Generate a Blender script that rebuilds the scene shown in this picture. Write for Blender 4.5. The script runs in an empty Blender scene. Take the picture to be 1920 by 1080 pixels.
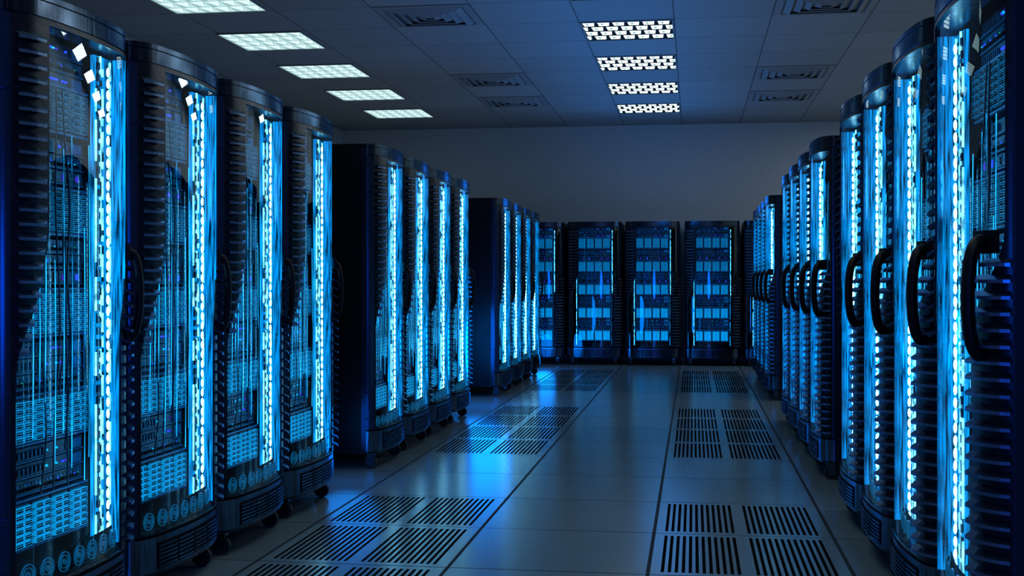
import bpy, math, random
from mathutils import Vector, Matrix
random.seed(7)
scene = bpy.context.scene
COL = scene.collection
try:
    scene.view_settings.view_transform = 'Standard'
    scene.view_settings.look = 'None'
except Exception:
    pass

# ------------------------------------------------------------ materials
def newmat(name):
    m = bpy.data.materials.new(name); m.use_nodes = True
    nt = m.node_tree; nt.nodes.clear()
    out = nt.nodes.new('ShaderNodeOutputMaterial')
    return m, nt, out
def principled(name, col, rough=.5, metal=0.0, emis=None, estr=0.0, noise=0.0, nscale=8.0, stretch=(1,1,1), bump=0.0, spec=.5, tint=None):
    m, nt, out = newmat(name)
    b = nt.nodes.new('ShaderNodeBsdfPrincipled'); b.name='B'
    b.inputs['Base Color'].default_value = (*col, 1)
    b.inputs['Roughness'].default_value = rough
    b.inputs['Metallic'].default_value = metal
    b.inputs['Specular IOR Level'].default_value = spec
    if tint: b.inputs['Specular Tint'].default_value = (*tint, 1)
    if emis:
        b.inputs['Emission Color'].default_value = (*emis, 1)
        b.inputs['Emission Strength'].default_value = estr
    nt.links.new(b.outputs[0], out.inputs[0])
    tc = nt.nodes.new('ShaderNodeTexCoord'); mp = nt.nodes.new('ShaderNodeMapping')
    mp.inputs['Scale'].default_value = stretch
    nz = nt.nodes.new('ShaderNodeTexNoise'); nz.inputs['Scale'].default_value = nscale
    nz.inputs['Detail'].default_value = 4
    nt.links.new(tc.outputs['Object'], mp.inputs[0]); nt.links.new(mp.outputs[0], nz.inputs['Vector'])
    if noise > 0:
        r = nt.nodes.new('ShaderNodeMapRange')
        r.inputs['From Min'].default_value = .3; r.inputs['From Max'].default_value = .7
        r.inputs['To Min'].default_value = 1-noise; r.inputs['To Max'].default_value = 1+noise
        nt.links.new(nz.outputs['Fac'], r.inputs['Value'])
        mx = nt.nodes.new('ShaderNodeVectorMath'); mx.operation = 'SCALE'
        mx.inputs[0].default_value = col
        nt.links.new(r.outputs[0], mx.inputs['Scale']); nt.links.new(mx.outputs[0], b.inputs['Base Color'])
        rr = nt.nodes.new('ShaderNodeMath'); rr.operation = 'MULTIPLY'; rr.inputs[1].default_value = rough
        nt.links.new(r.outputs[0], rr.inputs[0]); nt.links.new(rr.outputs[0], b.inputs['Roughness'])
    if bump > 0:
        bp = nt.nodes.new('ShaderNodeBump'); bp.inputs['Strength'].default_value = bump
        bp.inputs['Distance'].default_value = .01
        nt.links.new(nz.outputs['Fac'], bp.inputs['Height']); nt.links.new(bp.outputs[0], b.inputs['Normal'])
    return m
def emission(name, col, s, vary=0.0, nscale=10, stretch=(1,1,1)):
    m, nt, out = newmat(name)
    e = nt.nodes.new('ShaderNodeEmission'); e.inputs[0].default_value = (*col, 1); e.inputs[1].default_value = s
    nt.links.new(e.outputs[0], out.inputs[0])
    if vary > 0:
        tc = nt.nodes.new('ShaderNodeTexCoord'); mp = nt.nodes.new('ShaderNodeMapping'); mp.inputs['Scale'].default_value = stretch
        nz = nt.nodes.new('ShaderNodeTexNoise'); nz.inputs['Scale'].default_value = nscale
        r = nt.nodes.new('ShaderNodeMapRange')
        r.inputs['From Min'].default_value = .35; r.inputs['From Max'].default_value = .65
        r.inputs['To Min'].default_value = s*(1-vary); r.inputs['To Max'].default_value = s*(1+vary)
        nt.links.new(tc.outputs['Object'], mp.inputs[0]); nt.links.new(mp.outputs[0], nz.inputs['Vector'])
        nt.links.new(nz.outputs['Fac'], r.inputs['Value']); nt.links.new(r.outputs[0], e.inputs[1])
    return m
def paint_heightglow(mat, lo, hi):  # emission falls with height, painting stronger light on the lower gear
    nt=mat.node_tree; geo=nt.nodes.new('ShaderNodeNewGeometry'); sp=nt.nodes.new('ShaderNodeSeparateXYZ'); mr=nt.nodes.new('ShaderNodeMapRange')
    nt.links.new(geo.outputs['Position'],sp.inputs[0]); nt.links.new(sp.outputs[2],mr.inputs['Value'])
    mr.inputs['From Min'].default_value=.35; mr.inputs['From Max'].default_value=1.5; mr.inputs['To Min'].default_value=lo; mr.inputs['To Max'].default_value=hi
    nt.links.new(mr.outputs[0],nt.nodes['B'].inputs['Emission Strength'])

BT=(.50,.72,1.0)
M = {}
M['black'] = principled('black_powder_coat', (.006,.009,.014), .28, .0, noise=.2, nscale=30, spec=.5, tint=(.6,.8,1))
M['side'] = principled('black_side_panel', (.005,.006,.009), .34, .0, noise=.1, nscale=10, spec=.22)
M['metal'] = principled('brushed_dark_metal', (.07,.10,.145), .17, 1.0, noise=.45, nscale=30, stretch=(12,12,.3), tint=BT)
M['metal2'] = principled('brushed_base_metal', (.15,.20,.27), .17, 1.0, noise=.45, nscale=30, stretch=(12,12,.3), tint=BT)
M['stile'] = principled('blue_black_metal', (.03,.055,.11), .2, .7, noise=.15, nscale=40, stretch=(30,30,1), tint=BT)
M['fin'] = principled('fin_metal', (.03,.055,.10), .26, .7, noise=.1, nscale=20, tint=BT)
M['finlip'] = principled('fin_lip_painted_lit', (.16,.26,.42), .26, .8, noise=.1, nscale=20, tint=BT)  # lighter colour paints the blue-lit edge of each fin
M['rubber'] = principled('black_rubber', (.01,.01,.012), .6)
M['handle'] = principled('handle_black', (.003,.003,.005), .45, spec=.2)
M['gear'] = principled('server_face_dark', (.008,.02,.045), .4, .3, emis=(0,.07,.3), estr=.025, noise=.3, nscale=60)  # gear faces carry faint emission in place of strip light
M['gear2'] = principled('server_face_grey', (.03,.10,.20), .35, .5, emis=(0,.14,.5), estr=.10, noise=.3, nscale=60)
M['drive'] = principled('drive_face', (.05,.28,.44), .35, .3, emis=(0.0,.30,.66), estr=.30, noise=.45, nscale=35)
paint_heightglow(M['drive'], 1.0, .16)
M['driveb'] = principled('drive_face_painted_lit', (.05,.28,.46), .35, .3, emis=(0.0,.30,.74), estr=.30, noise=.4, nscale=30)  # rear copy of the drive face, light painted in as emission
paint_heightglow(M['driveb'], 2.3, .8)
M['gearb'] = principled('server_face_painted_lit', (.03,.10,.20), .35, .5, emis=(0,.14,.5), estr=.40, noise=.3, nscale=60)  # rear copy of the grey face with painted-in brightness
M['dark'] = principled('dark_hole', (.002,.003,.005), .8, spec=.1)
M['ledg'] = emission('led_green', (.02,.5,.25), .6)
M['ledb'] = emission('led_blue', (.02,.06,1), 2.0)
M['ledp'] = emission('led_violet', (.08,.04,.9), .8)
M['ledc'] = emission('led_cyan', (.0,.5,1), 1.5)
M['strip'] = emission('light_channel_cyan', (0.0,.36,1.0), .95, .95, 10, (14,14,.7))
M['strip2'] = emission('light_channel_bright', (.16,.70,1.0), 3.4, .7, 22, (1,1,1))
M['bead'] = emission('light_bead', (.32,.78,1.0), 11.0)
M['glass_streak'] = emission('reflection_streak_cyan', (.01,.45,1.0), 1.5, .9, 5)  # painted reflections of the light strips in the door glass
M['fan'] = principled('fan_ring', (.06,.25,.4), .3, .4, emis=(0,.3,.7), estr=.22)
M['cable'] = principled('cable_blue', (.02,.05,.12), .4)

m, nt, out = newmat('door_glass'); M['glass'] = m
tr = nt.nodes.new('ShaderNodeBsdfTransparent'); tr.inputs[0].default_value = (.82,.93,.98,1)
gl = nt.nodes.new('ShaderNodeBsdfGlossy'); gl.inputs['Roughness'].default_value = .006; gl.inputs[0].default_value=(.75,.93,1,1)
fr = nt.nodes.new('ShaderNodeFresnel'); fr.inputs[0].default_value = 2.1
mx = nt.nodes.new('ShaderNodeMixShader')
nt.links.new(fr.outputs[0], mx.inputs[0]); nt.links.new(tr.outputs[0], mx.inputs[1]); nt.links.new(gl.outputs[0], mx.inputs[2]); nt.links.new(mx.outputs[0], out.inputs[0])

def grid_mat(name, base, line, ox, oy, step, lwx, lwy, rough, nscale, noise, bump, spec=.5, linerough=.8):
    m, nt, out = newmat(name)
    b = nt.nodes.new('ShaderNodeBsdfPrincipled'); nt.links.new(b.outputs[0], out.inputs[0])
    b.inputs['Specular IOR Level'].default_value = spec
    tc = nt.nodes.new('ShaderNodeTexCoord'); sp = nt.nodes.new('ShaderNodeSeparateXYZ')
    nt.links.new(tc.outputs['Object'], sp.inputs[0])
    def math_(op, a, bb=None):
        n = nt.nodes.new('ShaderNodeMath'); n.operation = op
        for i, v in enumerate((a, bb)):
            if v is None: continue
            if isinstance(v, (int, float)): n.inputs[i].default_value = v
            else: nt.links.new(v, n.inputs[i])
        return n.outputs[0]
    masks = []; cells = []
    for o, off, lw in ((sp.outputs[0], ox, lwx), (sp.outputs[1], oy, lwy)):
        a = math_('DIVIDE', math_('SUBTRACT', o, off), step)
        f = math_('FRACT', a); cells.append(math_('FLOOR', a))
        d = math_('MINIMUM', f, math_('SUBTRACT', 1.0, f))
        masks.append(math_('LESS_THAN', d, lw/step))
    mk = math_('MAXIMUM', masks[0], masks[1])
    cmb = nt.nodes.new('ShaderNodeCombineXYZ'); nt.links.new(cells[0], cmb.inputs[0]); nt.links.new(cells[1], cmb.inputs[1])
    wn = nt.nodes.new('ShaderNodeTexWhiteNoise'); nt.links.new(cmb.outputs[0], wn.inputs['Vector'])
    nz = nt.nodes.new('ShaderNodeTexNoise'); nz.inputs['Scale'].default_value = nscale; nz.inputs['Detail'].default_value = 5
    nt.links.new(tc.outputs['Object'], nz.inputs['Vector'])
    v = math_('ADD', math_('MULTIPLY', math_('SUBTRACT', nz.outputs['Fac'], .5), noise), math_('MULTIPLY', math_('SUBTRACT', wn.outputs['Value'], .5), noise*.5))
    v = math_('ADD', v, 1.0)
    sc = nt.nodes.new('ShaderNodeVectorMath'); sc.operation = 'SCALE'; sc.inputs[0].default_value = base
    nt.links.new(v, sc.inputs['Scale'])
    mix = nt.nodes.new('ShaderNodeMix'); mix.data_type = 'RGBA'
    nt.links.new(mk, mix.inputs['Factor']); nt.links.new(sc.outputs[0], mix.inputs['A']); mix.inputs['B'].default_value = (*line, 1)
    nt.links.new(mix.outputs['Result'], b.inputs['Base Color'])
    rr = math_('ADD', math_('MULTIPLY', math_('ADD', nz.outputs['Fac'], .5), rough), math_('MULTIPLY', mk, linerough-rough))
    nt.links.new(rr, b.inputs['Roughness'])
    bp = nt.nodes.new('ShaderNodeBump'); bp.inputs['Strength'].default_value = bump; bp.inputs['Distance'].default_value = .003
    nt.links.new(nz.outputs['Fac'], bp.inputs['Height']); nt.links.new(bp.outputs[0], b.inputs['Normal'])
    return m
M['floor'] = grid_mat('floor_tiles', (.165,.22,.24), (.004,.005,.006), -.18, 0, .81, .008, .005, .20, 110, .3, .10)
M['ceil'] = grid_mat('ceiling_tiles', (.23,.24,.245), (.05,.055,.06), -.17, 11.4-.4275, .855, .005, .005, .75, 40, .25, .1, spec=.2)
M['wall'] = principled('plaster_wall', (.36,.385,.385), .85, noise=.08, nscale=28, bump=.2)
M['troff_w'] = emission('diffuser_white', (.85,1,1), 1.8)
M['troff_r'] = emission('diffuser_bright', (.95,1,1), 8.5)
M['troff_l'] = emission('prism_white', (.78,1,1), 1.0)
M['troff_m'] = emission('prism_mid', (.60,.88,.90), .9)
M['troff_p'] = emission('diffuser_pale', (.42,.70,.73), .75)
M['vent'] = principled('vent_grey', (.16,.17,.18), .6)
M['vent_in'] = principled('vent_inside', (.07,.075,.08), .8)

# ------------------------------------------------------------ mesh builder
class MB:
    def __init__(s): s.v=[]; s.f=[]; s.m=[]; s.mats=[]
    def mi(s, k):
        if k not in s.mats: s.mats.append(k)
        return s.mats.index(k)
    def add(s, vs, fs, k):
        o=len(s.v); s.v += [tuple(v) for v in vs]; i=s.mi(k)
        for f in fs: s.f.append([o+a for a in f]); s.m.append(i)
    def box(s, x0,x1,y0,y1,z0,z1,k):
        vs=[(x,y,z) for z in (z0,z1) for y in (y0,y1) for x in (x0,x1)]
        s.add(vs,[(0,2,3,1),(4,5,7,6),(0,1,5,4),(2,6,7,3),(0,4,6,2),(1,3,7,5)],k)
    def cyl(s, c, r, h, axis, k, n=16):
        vs=[]; ax={'x':0,'y':1,'z':2}[axis]; o=[i for i in range(3) if i!=ax]
        for t in (-h/2,h/2):
            for i in range(n):
                a=2*math.pi*i/n; p=list(c); p[ax]+=t; p[o[0]]+=r*math.cos(a); p[o[1]]+=r*math.sin(a); vs.append(p)
        fs=[(i,(i+1)%n,n+(i+1)%n,n+i) for i in range(n)]+[tuple(range(n-1,-1,-1)),tuple(range(n,2*n))]
        s.add(vs,fs,k)
    def ring(s, c, r0, r1, y0, y1, k, n=20):
        vs=[]
        for (r,y) in ((r0,y0),(r1,y0),(r1,y1),(r0,y1)):
            for i in range(n):
                a=2*math.pi*i/n; vs.append((c[0]+r*math.cos(a), y, c[2]+r*math.sin(a)))
        fs=[]
        for q in range(4):
            for i in range(n):
                fs.append((q*n+i, q*n+(i+1)%n, ((q+1)%4)*n+(i+1)%n, ((q+1)%4)*n+i))
        s.add(vs,fs,k)
    def ell(s, c, rx, ry, rz, k, n=8, m=5):
        vs=[(c[0],c[1],c[2]-rz)]
        for j in range(1,m):
            t=-math.pi/2+math.pi*j/m
            for i in range(n):
                a=2*math.pi*i/n; vs.append((c[0]+rx*math.cos(t)*math.cos(a), c[1]+ry*math.cos(t)*math.sin(a), c[2]+rz*math.sin(t)))
        vs.append((c[0],c[1],c[2]+rz)); fs=[]
        for i in range(n): fs.append((0,1+(i+1)%n,1+i))
        for j in range(m-2):
            for i in range(n): fs.append((1+j*n+i,1+j*n+(i+1)%n,1+(j+1)*n+(i+1)%n,1+(j+1)*n+i))
        L=len(vs)-1
        for i in range(n): fs.append((1+(m-2)*n+i,1+(m-2)*n+(i+1)%n,L))
        s.add(vs,fs,k)
    def tube(s, pts, ra, rb, k, n=10, up=Vector((1,0,0))):
        vs=[]; P=[Vector(p) for p in pts]
        for i,p in enumerate(P):
            t=(P[min(i+1,len(P)-1)]-P[max(i-1,0)]).normalized()
            a=(up - t*up.dot(t)).normalized(); b=t.cross(a)
            for j in range(n):
                q=2*math.pi*j/n; vs.append(p+a*ra*math.cos(q)+b*rb*math.sin(q))
        fs=[]
        for i in range(len(P)-1):
            for j in range(n): fs.append((i*n+j,i*n+(j+1)%n,(i+1)*n+(j+1)%n,(i+1)*n+j))
        fs.append(tuple(range(n-1,-1,-1))); fs.append(tuple(range((len(P)-1)*n,len(P)*n)))
        s.add(vs,fs,k)
    def mesh(s, name, smooth=False):
        me=bpy.data.meshes.new(name); me.from_pydata([tuple(v) for v in s.v],[],s.f)
        for k in s.mats: me.materials.append(M[k])
        me.polygons.foreach_set('material_index', s.m)
        if smooth:
            me.polygons.foreach_set('use_smooth',[True]*len(me.polygons))
            try: me.set_sharp_from_angle(angle=math.radians(35))
            except Exception: pass
        me.update(); return me

# front profile of a cabinet: gently bowed centre with rounded corners
S=.10; RC=1.7; XC=.285; AW=.09; REM=S-.375**2/(2*RC)
def prof(p):
    q=abs(p); sg=1 if p>=0 else -1
    if q<=XC: return (p, -S+p*p/(2*RC))
    th=(q-XC)/AW*math.pi/2; x=XC+AW*math.sin(th)
    return (sg*x, -S+x*x/(2*RC)+REM*(1-math.cos(th)))
def nrm(p):
    if abs(p)>=.3745: return (1.0 if p>0 else -1.0, 0.0)
    a=prof(p-.0004); b=prof(p+.0004); tx,ty=b[0]-a[0],b[1]-a[1]; L=math.hypot(tx,ty); return (ty/L,-tx/L)
def arcp(p, off, z):
    p=max(-.375,min(.375,p)); x,y=prof(p); n=nrm(p); return (x+n[0]*off, y+n[1]*off, z)
def arc_sheet(mb, fa, fb, zs, o0, o1, n, k):
    rows=len(zs); vs=[]
    for off in (o0,o1):
        for z in zs:
            a,b=fa(z),fb(z)
            for i in range(n+1): vs.append(arcp(a+(b-a)*i/n, off, z))
    N=n+1; L=rows*N; fs=[]
    for r in range(rows-1):
        for i in range(n):
            q=r*N+i
            fs.append((q+L,q+L+1,q+L+N+1,q+L+N)); fs.append((q,q+N,q+N+1,q+1))
        q=r*N; fs.append((q,q+L,q+L+N,q+N)); q=r*N+n; fs.append((q,q+N,q+L+N,q+L))
    for i in range(n):
        fs.append((i,i+1,i+1+L,i+L)); q=(rows-1)*N+i; fs.append((q,q+L,q+L+1,q+1))
    mb.add(vs,fs,k)
def dsolid(mb, z0,z1, off, k, n=40, back=0.002):
    vs=[]
    for z in (z0,z1):
        for i in range(n+1): vs.append(arcp(-.375+.75*i/n, off, z))
        vs.append((.375+off, back, z)); vs.append((-.375-off, back, z))
    N=n+3; fs=[tuple(range(N-1,-1,-1)), tuple(range(N,2*N))]
    for i in range(N): fs.append((i,(i+1)%N,N+(i+1)%N,N+i))
    mb.add(vs,fs,k)
def sm(a,b,t):
    t=max(0,min(1,(t-a)/(b-a))); return t*t*(3-2*t)

# ------------------------------------------------------------ rack parts
parts=[]
def P(name, mb, loc=(0,0,0), label=None, smooth=False, only=None, rz=0.0): 
    parts.append((name, mb if isinstance(mb,bpy.types.Mesh) else mb.mesh(name,smooth), loc, label, only, rz))
H=2.02
b=MB()
b.box(-.375,-.36,0,1,.10,H,'side'); b.box(.36,.375,0,1,.10,H,'side'); b.box(-.36,.36,.98,1,.10,H,'side')
b.box(-.36,.36,0.0,.98,.10,.125,'side'); b.box(-.36,.36,0.0,.98,H-.02,H,'side'); b.box(-.36,.36,.30,.31,.125,H-.02,'dark')
for sx in (-1,1):
    b.box(sx*.3755-.003,sx*.3755+.003,.0,.03,.12,H-.02,'stile')
    b.box(sx*.3755-.003,sx*.3755+.003,.93,.95,.12,H-.02,'black')
P('cabinet_body', b, label='gloss black cabinet shell')
b=MB()
b.box(-.002,.002,-.26,.26,-.02,.52,'side')
for i in range(18):
    z=i*.028; b.box(-.006,.006,-.25,.25,z,z+.014,'stile')
sv=b.mesh('side_vent')
P('side_vent', sv, (-.377,.5,.22)); P('side_vent', sv, (.377,.5,.22))
b=MB()
dsolid(b,1.952,1.998,.002,'metal'); dsolid(b,1.998,2.003,-.003,'black'); dsolid(b,2.003,H,.002,'metal'); dsolid(b,1.944,1.952,-.003,'black')
P('top_cap', b, smooth=True, label='slim curved dark metal cap')
b=MB()
dsolid(b,.10,.115,-.006,'black'); dsolid(b,.115,.24,.002,'metal2'); dsolid(b,.24,.25,-.003,'dark')
P('base_skirt', b, smooth=True, label='curved brushed metal base')
b=MB()
arc_sheet(b, lambda z:-.27, lambda z:.27, [.122,.218], .002,.004,20,'dark')
for i in range(6):
    z=.128+i*.0148
    for (a,c) in ((-.265,-.14),(-.13,-.005),(.005,.13),(.14,.265)):
        arc_sheet(b, lambda z,a=a:a, lambda z,c=c:c, [z,z+.0072], .004,.009,5,'metal2')
P('vent_grille', b)
ZT=1.944
zs=[.25+i*(ZT-.25)/40 for i in range(41)]
b=MB()
arc_sheet(b, lambda z:-.375, lambda z:-.335, zs[::8], -.02,.004,5,'stile')
arc_sheet(b, lambda z:.364, lambda z:.375, zs[::8], -.02,.004,3,'stile')
arc_sheet(b, lambda z:-.335, lambda z:-.325+.105*sm(.88,1.35,z), zs, -.004,.003,8,'black')
arc_sheet(b, lambda z:.350-.100*(1-sm(.95,1.3,z)), lambda z:.364, zs, -.004,.003,8,'black')
arc_sheet(b, lambda z:-.342, lambda z:.350, [ZT-.012,ZT], -.004,.003,20,'black')
arc_sheet(b, lambda z:-.342, lambda z:.350, [.25,.256], -.004,.003,20,'black')
P('door_frame', b, smooth=True, label='blue-black door frame with wavy edges')
b=MB()
vs=[];n=48
for z in (.25,ZT):
    for i in range(n+1): vs.append(arcp(-.346+.712*i/n,-.006,z))
b.add(vs,[(i,i+1,n+2+i,n+1+i) for i in range(n)],'glass')
P('door_glass', b, smooth=True, label='curved clear glass')
def fins(x0,x1,za,zb,wf,o,cut):
    b=MB(); z=za
    while z<zb:
        w=wf(z); a,c=(x0, x0+(x1-x0)*w) if x0<0 else (x1-(x1-x0)*w, x1)
        vs=[]; n=6
        pr=((.003,.011,0),(.003,.019,0),(o,.006,cut),(o,-.003,cut))
        for (off,dz,ct) in pr:
            a2,c2 = (a, c-ct*w) if x0<0 else (a+ct*w, c)
            for i in range(n+1):
                vs.append(arcp(a2+(c2-a2)*i/n,off,z+dz))
        N=n+1; fs=[]; lip=[]
        for q in range(4):
            for i in range(n): (lip if q==2 else fs).append((q*N+i,((q+1)%4)*N+i,((q+1)%4)*N+i+1,q*N+i+1))
        fs += [(0,3*N,2*N,N),(n,N+n,2*N+n,3*N+n)]
        o_=len(b.v); b.add(vs,fs,'fin'); mi=b.mi('finlip')
        for f in lip: b.f.append([o_+q for q in f]); b.m.append(mi)
        z+=.042
    return b
P('louver', fins(-.325,-.228,.95,1.90,lambda z:.25+.75*sm(.9,1.35,z),.024,.03), label='stack of dark angled louver fins')
P('louver', fins(.262,.362,.28,1.22,lambda z:.35+.65*(1-sm(1.05,1.28,z)),.030,.012), label='stack of dark angled louver fins')
hb=MB()
arc_sheet(hb, lambda z:-.375, lambda z:-.338, [-.075,.075], .004,.010,4,'stile')
hb.cyl((-.377,-.004,0),.007,.17,'z','black',10)
hm=hb.mesh('hinge',True)
P('hinge', hm, (0,0,1.80)); P('hinge', hm, (0,0,.40))
for (side,ra,rb,pr_) in (('LB',.014,.013,.046),('R',.022,.018,.058)):
    b=MB(); pts=[]
    for i in range(23):
        a=math.pi*i/22; pts.append(arcp(.312, .003+pr_*math.sin(a)**.6, 1.12-.15*math.cos(a)))
    b.tube(pts,ra,rb,'handle',12)
    for z in (.975,1.265): arc_sheet(b, lambda z:.29, lambda z:.34, [z-.03,z+.03], .003,.018,3,'handle')
    P('door_handle', b, smooth=True, label='black curved grab handle', only=side)
def strip(sx):
    b=MB(); z0,z1=.262,ZT-.015; rnd=random.Random(11)
    def bx(a,c,y0,y1,za,zb,k):
        xs=sorted((sx*a,sx*c)); b.box(xs[0],xs[1],y0,y1,za,zb,k)
    bx(.222,.335,-.002,.012,z0,z1,'strip')
    bx(.335,.342,-.055,.012,z0,z1,'strip')
    def dashes(a,c,lo,hi,glo,ghi,k='strip2',y=-.009):
        z=z0
        while z<z1-.03:
            L=min(rnd.uniform(lo,hi),z1-z)
            bx(a,c,y,-.002,z,z+L,k); z+=L+rnd.uniform(glo,ghi)
    dashes(.324,.328,.04,.16,.01,.06)
    dashes(.272,.2745,.02,.08,.01,.05)
    dashes(.257,.2590,.05,.25,.02,.14)
    dashes(.226,.2280,.05,.35,.02,.14)
    dashes(.306,.320,.01,.05,.01,.05,'dark',-.004)
    dashes(.278,.287,.01,.05,.02,.06,'dark',-.004)
    dashes(.262,.270,.01,.06,.02,.08,'dark',-.004)
    dashes(.238,.254,.02,.09,.03,.12,'gear',-.004)
    z=z0+.02
    while z<z1-.02:
        b.ell((sx*.296,-.014,z),.0056,.0056,.0165,'bead'); z+=.039
    z=z0+.02
    while z<z1-.02:
        bx(.234,.250,-.010,.0,z,z+.025,'black'); z+=.039
    return b
P('light_strip', strip(1), smooth=True, label='glowing cyan-white vertical strip of light beads', only='L')
P('light_strip', strip(-1), smooth=True, label='glowing cyan-white vertical strip of light beads', only='R')
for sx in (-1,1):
    b=MB(); rnd=random.Random(3)  # cyan edge reflections of the rear doors, added as glowing boxes
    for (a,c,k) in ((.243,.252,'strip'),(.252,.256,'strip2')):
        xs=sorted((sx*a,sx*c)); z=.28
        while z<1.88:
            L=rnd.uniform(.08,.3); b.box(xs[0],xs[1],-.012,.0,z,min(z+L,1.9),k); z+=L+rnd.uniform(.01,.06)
    P('light_strip', b, label='thin blue vertical edge reflection, painted as glow', only='B')
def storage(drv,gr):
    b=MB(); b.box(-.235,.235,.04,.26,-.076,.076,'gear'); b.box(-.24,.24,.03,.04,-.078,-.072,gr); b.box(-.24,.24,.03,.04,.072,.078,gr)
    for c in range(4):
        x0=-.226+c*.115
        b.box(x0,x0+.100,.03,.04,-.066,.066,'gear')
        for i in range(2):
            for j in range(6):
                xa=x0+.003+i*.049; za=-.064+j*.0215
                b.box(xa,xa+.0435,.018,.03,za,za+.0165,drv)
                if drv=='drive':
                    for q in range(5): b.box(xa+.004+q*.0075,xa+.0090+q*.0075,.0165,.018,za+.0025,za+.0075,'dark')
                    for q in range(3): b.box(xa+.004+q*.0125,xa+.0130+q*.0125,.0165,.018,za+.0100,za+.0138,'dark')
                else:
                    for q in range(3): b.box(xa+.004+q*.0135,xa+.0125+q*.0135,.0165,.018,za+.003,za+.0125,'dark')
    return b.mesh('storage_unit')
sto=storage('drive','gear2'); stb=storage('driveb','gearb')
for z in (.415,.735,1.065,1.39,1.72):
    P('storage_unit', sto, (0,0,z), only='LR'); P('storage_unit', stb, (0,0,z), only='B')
def server(seed, gr):
    rnd=random.Random(seed); b=MB()
    for u in range(3):
        z=-.073+u*.05
        b.box(-.235,.235,.05,.25,z,z+.044,'gear'); b.box(-.235,.235,.044,.05,z,z+.003,gr)
        kind=rnd.randrange(3)
        if kind==0:
            for i in range(20):
                x=-.215+i*.0215; b.box(x,x+.014,.046,.05,z+.010,z+.020,'dark'); b.box(x,x+.014,.046,.05,z+.026,z+.034,gr if i%3 else 'gear')
                if rnd.random()<.25: b.box(x+.004,x+.009,.043,.046,z+.0205,z+.0245,rnd.choice(['ledg','ledb','ledc','ledc','ledb']))
        elif kind==1:
            b.box(.16,.22,.044,.05,z+.008,z+.038,gr)
            for i in range(16): b.box(-.2+i*.012,-.195+i*.012,.042,.05,z+.012,z+.034,gr if i%2 else 'dark')
            for i in range(7):
                if rnd.random()<.5: b.box(.0+i*.02,.008+i*.02,.044,.05,z+.02,z+.026,rnd.choice(['ledb','ledp','ledb','ledc']))
        else:
            for i in range(5):
                x=-.22+i*.088; b.box(x,x+.078,.044,.05,z+.007,z+.039,'black')
                b.box(x+.05,x+.065,.041,.044,z+.013,z+.033,rnd.choice(['ledp',gr,'black','ledb','black']))
                b.box(x+.005,x+.04,.041,.044,z+.02,z+.023,gr)
    return b.mesh('server_unit')
for i,z in enumerate((.575,.90,1.228,1.555,1.87)): 
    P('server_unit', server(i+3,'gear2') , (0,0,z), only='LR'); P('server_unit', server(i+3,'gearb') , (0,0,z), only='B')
b=MB(); b.ring((0,0,0),.0300,.0316,.0,.006,'fan'); b.ring((0,0,0),.020,.0209,.0,.006,'fan',16); b.ring((0,0,0),.007,.0080,.0,.006,'fan',10)
b.box(-.038,.038,.016,.02,-.036,.036,'dark')
for i in range(5):
    a=i*math.pi*2/5; ca,sa=math.cos(a),math.sin(a)
    b.add([(.008*ca,.006,.008*sa),(.030*math.cos(a+.25),.004,.030*math.sin(a+.25)),(.030*math.cos(a+.5),.012,.030*math.sin(a+.5)),(.008*math.cos(a+.7),.012,.008*math.sin(a+.7))],[(0,1,2,3)],'black')
fan=b.mesh('cooling_fan')
for i in range(7):
    p=-.27+i*.09; l=arcp(p,-.03,.292); n_=nrm(p)
    P('cooling_fan', fan, l, rz=math.atan2(n_[0],-n_[1]), only='LR' )
b=MB()
rnd=random.Random(5)
for i in range(6):
    x=rnd.uniform(-.2,.2); ph=rnd.uniform(0,6); zt=rnd.choice([1.62,1.3,1.78]); zb=rnd.choice([.5,.8,.62])
    b.tube([(x+.012*math.sin(ph+k*.9), .012-.014*math.sin(math.pi*k/12), zt+(zb-zt)*k/12) for k in range(13)],.0028,.0028,'cable',6)
for i in range(8):  # glowing lines added as reflection streaks on the glass
    x=-.18+i*.052+rnd.uniform(-.02,.02); zt=rnd.uniform(1.15,1.65); zb=rnd.uniform(.5,.8)
    b.tube([(x,-.005,zt),(x,-.008,(zt+zb)/2),(x,-.005,zb)],.0014,.0014,'glass_streak',6)
P('cable_bundle', b, smooth=True, label='thin hanging network cables with painted reflection streaks', only='LR')
b=MB()
b.cyl((0,0,.04),.04,.022,'x','rubber',20); b.cyl((0,0,.04),.018,.030,'x','metal2',14)
b.box(-.018,-.0135,-.02,.02,.035,.088,'metal2'); b.box(.0135,.018,-.02,.02,.035,.088,'metal2'); b.box(-.02,.02,-.025,.025,.084,.10,'metal2')
cas=b.mesh('caster_wheel',True)
for x in (-.30,.30):
    for y in (-.01,.92): P('caster_wheel', cas, (x,y,0))

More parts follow.
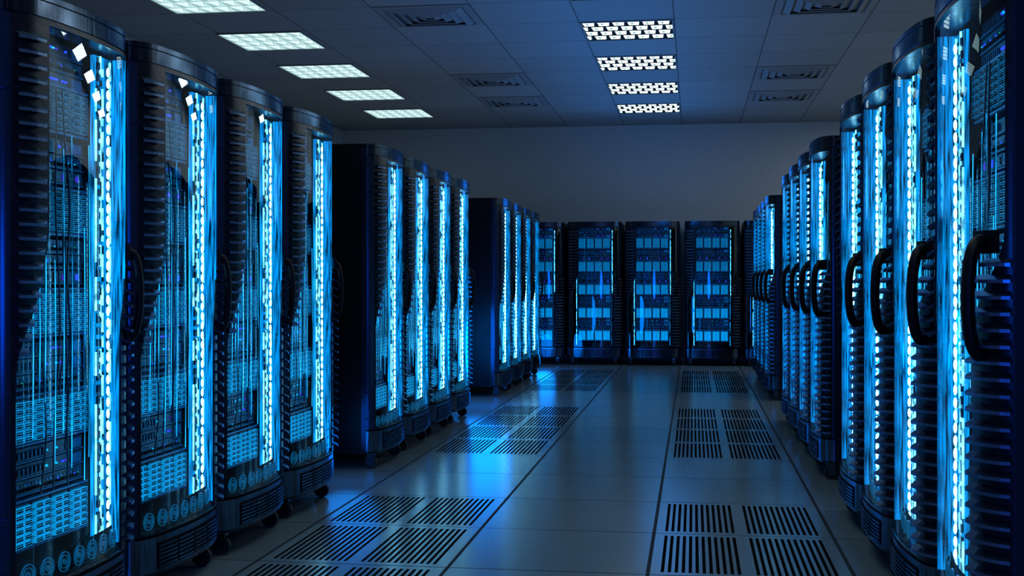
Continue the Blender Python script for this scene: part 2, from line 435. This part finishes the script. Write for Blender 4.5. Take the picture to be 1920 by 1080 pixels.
def make_rack(loc, rot, label, group, side):
    e=bpy.data.objects.new('server_rack',None); e.empty_display_size=.2
    e.location=loc; e.rotation_euler=(0,0,rot); COL.objects.link(e)
    e['label']=label; e['category']='server rack'; e['group']=group
    for (n,me,l,lab,only,rz) in parts:
        if only and side not in only: continue
        o=bpy.data.objects.new(n,me); o.parent=e; o.location=l; o.rotation_euler=(0,0,rz); COL.objects.link(o)
        if lab: o['label']=lab
YS=[3.25,4.06,4.87,5.68, 7.30,8.11,8.92,9.73, 12.16,12.97,13.78,14.59]
for i,y in enumerate(YS):
    ex = i%4==0 and i>0
    lab='tall server rack with glowing glass door and exposed black side panel' if ex else 'tall black server rack, curved glass door glowing cyan-blue'
    make_rack((-2.0,y+.375,0), math.pi/2, lab, 'server racks lining the aisle', 'L')
for i,y in enumerate(YS):
    make_rack((.815,y+.375,0), -math.pi/2, 'tall server rack, bowed glass door, bright strip, black handle', 'server racks lining the aisle', 'R')
for x in (-2.205,-1.385,-.57,.26,1.075):
    make_rack((x,17.2,0), 0, 'server rack against the end wall, drive bays lit blue', 'server racks along the end wall', 'B')

# ------------------------------------------------------------ room
XL,XR,YF,YB,ZC=-5.4,3.6,-2.2,18.32,3.52
b=MB(); T=.81
perf_rows=set(list(range(4,8))+list(range(10,14))+list(range(16,20))+[-2,-1,0,1])
xe=[XL]+[-.18+T*k for k in range(-6,8) if XL<-.18+T*k<XR]+[XR]
ye=[YF]+[T*k for k in range(-2,23) if YF<T*k<YB]+[YB]
for xi in range(len(xe)-1):
    for yi in range(len(ye)-1):
        x0,x1,y0,y1=xe[xi],xe[xi+1],ye[yi],ye[yi+1]
        k=round((x0+.18)/T); n=round(y0/T)
        if k in (-2,0) and n in perf_rows and abs(x1-x0-T)<.01 and abs(y1-y0-T)<.01:
            bx=[0]; hx=[]
            for g0 in (.05,.43):
                for s_ in range(12):
                    a=g0+s_*.0278; bx+= [a,a+.0138]; hx.append(len(bx)-2)
            bx.append(T); by=[0,.05,.76,T]
            for i in range(len(bx)-1):
                for j in range(3):
                    X0,X1,Y0,Y1=x0+bx[i],x0+bx[i+1],y0+by[j],y0+by[j+1]
                    if i in hx and j==1:
                        d=-.035
                        vs=[(X0,Y0,0),(X1,Y0,0),(X1,Y1,0),(X0,Y1,0),(X0,Y0,d),(X1,Y0,d),(X1,Y1,d),(X0,Y1,d)]
                        b.add(vs,[(4,5,6,7),(0,4,7,3),(1,2,6,5),(0,1,5,4),(2,3,7,6)],'dark')
                    else: b.add([(X0,Y0,0),(X1,Y0,0),(X1,Y1,0),(X0,Y1,0)],[(0,1,2,3)],'floor')
        else: b.add([(x0,y0,0),(x1,y0,0),(x1,y1,0),(x0,y1,0)],[(0,1,2,3)],'floor')
def struct(name, mb):
    o=bpy.data.objects.new(name, mb.mesh(name)); o['kind']='structure'; COL.objects.link(o); return o
struct('floor', b)
b=MB(); b.box(XL,XR,YF,YB,ZC,ZC+.1,'ceil'); struct('ceiling', b)
b=MB(); b.box(XL-.1,XR+.1,YB,YB+.1,-.05,ZC+.1,'wall'); struct('wall_back', b)
b=MB(); b.box(XL-.1,XR+.1,YF-.1,YF,-.05,ZC+.1,'wall'); struct('wall_front', b)
b=MB(); b.box(XL-.1,XL,YF,YB,-.05,ZC+.1,'wall'); struct('wall_left', b)
b=MB(); b.box(XR,XR+.1,YF,YB,-.05,ZC+.1,'wall'); struct('wall_right', b)

def light_mesh(kind):
    fr=MB(); w=.42; t=.012
    fr.box(-w,w,-w,-w+t,-.012,0,'vent'); fr.box(-w,w,w-t,w,-.012,0,'vent'); fr.box(-w,-w+t,-w+t,w-t,-.012,0,'vent'); fr.box(w-t,w,-w+t,w-t,-.012,0,'vent')
    df=MB(); df.box(-w+t,w-t,-w+t,w-t,-.004,0,{'c':'dark','l':'troff_p','r':'troff_r'}[kind])
    lv=MB()
    rows,cols=(4,6) if kind!='c' else (4,6); dy=2*(w-t)/rows; dx=2*(w-t)/cols
    for j in range(rows):
        for i in range(cols):
            x0=-w+t+i*dx; y0=-w+t+j*dy
            if kind=='c':
                xa=x0+(dx*.5 if j%2 else 0)+.006
                pieces=[(xa,xa+dx*.80)]
                if xa+dx*.80>w-t: pieces=[(xa,w-t),(-w+t,-w+t+dx*.30)]
                for (p,q) in pieces:
                    lv.add([(p,y0+.006,-.006),(q,y0+.006,-.006),(q-.01 if q<w-t else q,y0+dy*.80,-.006),(p+.01,y0+dy*.80,-.006)],[(3,2,1,0)],'troff_w')
                    lv.add([(p+.03,y0+.045,-.0075),(min(p+.055,q),y0+.045,-.0075),(min(p+.055,q),y0+dy*.62,-.0075),(p+.03,y0+dy*.62,-.0075)],[(3,2,1,0)],'troff_p')
            elif kind=='l':
                lv.add([(x0+.004,y0+.006,-.006),(x0+dx*.96,y0+.006,-.006),(x0+dx*.5,y0+dy*.96,-.006)],[(2,1,0)],'troff_l')
                lv.add([(x0+dx*.53,y0+dy*.95,-.0065),(x0+dx*.99,y0+dy*.05,-.0065),(x0+dx*.99,y0+dy*.95,-.0065)],[(2,1,0)],'troff_m')
            else:
                lv.box(x0-.002,x0+.002,y0,y0+dy,-.010,-.005,'vent')
    return fr.mesh('fixture_frame'), df.mesh('diffuser_panel'), lv.mesh('light_louver')
LM={k:light_mesh(k) for k in 'clr'}
for kind,x in (('c',-.5975),('l',-4.06),('r',2.8225)):
    for y in (7.98,9.69,11.4,13.11,14.82,16.53):
        if y<8.5 and kind=='l': continue
        e=bpy.data.objects.new('ceiling_light',None); e.location=(x,y,ZC); COL.objects.link(e)
        e['label']={'c':'square recessed ceiling light with white louver grid','l':'square recessed ceiling light with pale prismatic diffuser','r':'square recessed ceiling light with bright white diffuser'}[kind]
        e['category']='ceiling light'; e['group']='recessed ceiling lights'
        for n,me in zip(('fixture_frame','diffuser_panel','light_louver'),LM[kind]):
            o=bpy.data.objects.new(n,me); o.parent=e; COL.objects.link(o)
fr=MB(); cn=MB()
def sqring(mb,w0,w1,z0,z1,k):
    vs=[]
    for (w,z) in ((w0,z0),(w1,z1)):
        vs+=[(-w,-w,z),(w,-w,z),(w,w,z),(-w,w,z)]
    mb.add(vs,[(i,(i+1)%4,4+(i+1)%4,4+i) for i in range(4)],k)
sqring(fr,.42,.36,-.004,-.010,'vent'); sqring(fr,.36,.355,-.010,0,'vent')
for w in (.34,.26,.18,.10):
    sqring(cn,w,w-.055,-.002,-.030,'vent'); sqring(cn,w-.055,w-.06,-.030,-.020,'vent')
bk=MB(); bk.box(-.36,.36,-.36,.36,-.003,0,'vent_in')
VM=[('vent_frame',fr.mesh('vent_frame')),('vent_cone',cn.mesh('vent_cone')),('vent_opening',bk.mesh('vent_opening'))]
for x in (-2.3075,1.1125):
    for y in (10.545,13.965,15.675):
        e=bpy.data.objects.new('ceiling_vent',None); e.location=(x,y,ZC); COL.objects.link(e)
        e['label']='square grey ceiling air diffuser with concentric vanes'; e['category']='air vent'; e['group']='ceiling air diffusers'
        for n,me in VM:
            o=bpy.data.objects.new(n,me); o.parent=e; COL.objects.link(o)

# ------------------------------------------------------------ lamps
def lamp(kind,loc,energy,col,size=.5,rot=(0,0,0),sy=None):
    l=bpy.data.lights.new(kind.lower()+'_lamp',kind); l.energy=energy; l.color=col
    if kind=='AREA':
        l.size=size
        if sy: l.shape='RECTANGLE'; l.size_y=sy
    else: l.shadow_soft_size=size
    o=bpy.data.objects.new(kind.lower()+'_lamp',l); o.location=loc; o.rotation_euler=rot; COL.objects.link(o); return o
lamp('AREA',(-.9,9.5,2.2),42,(.78,.92,1),8.5,(math.pi,0,0),16)      # unseen area lamp added to lift the ceiling brightness
lamp('AREA',(-.7,12.0,2.3),55,(.01,.27,1),1.3,(math.pi,0,0),10)      # unseen blue uplight over aisle, added to tint the ceiling
lamp('POINT',(-.3,16.3,2.4),14,(.02,.30,1),.4)
lamp('POINT',(-2.05,11.25,.55),34,(.0,.24,1),.36)   # blue lamps in the gaps between rack groups
lamp('POINT',(-2.0,16.2,.22),7,(.0,.24,1),.18)
lamp('POINT',(-2.0,6.87,.25),3,(.0,.25,1),.2)
lamp('POINT',(-.5,.6,1.1),60,(.0,.13,1),.4)
lamp('AREA',(-.6,3.5,3.45),34,(.72,.9,1),1.2,(0,0,0),7)             # neutral fill added above the near aisle for unseen fixtures

w=bpy.data.worlds.new('World'); scene.world=w; w.use_nodes=True
w.node_tree.nodes['Background'].inputs[0].default_value=(.02,.05,.1,1); w.node_tree.nodes['Background'].inputs[1].default_value=.1

cam=bpy.data.cameras.new('Camera'); co=bpy.data.objects.new('Camera',cam); COL.objects.link(co)
co.location=(0,0,1.16); co.rotation_euler=(math.pi/2,0,math.atan(340/2280))
cam.sensor_width=36; cam.lens=2280/1920*36; cam.shift_y=-10/1920; cam.clip_start=.05
scene.camera=co
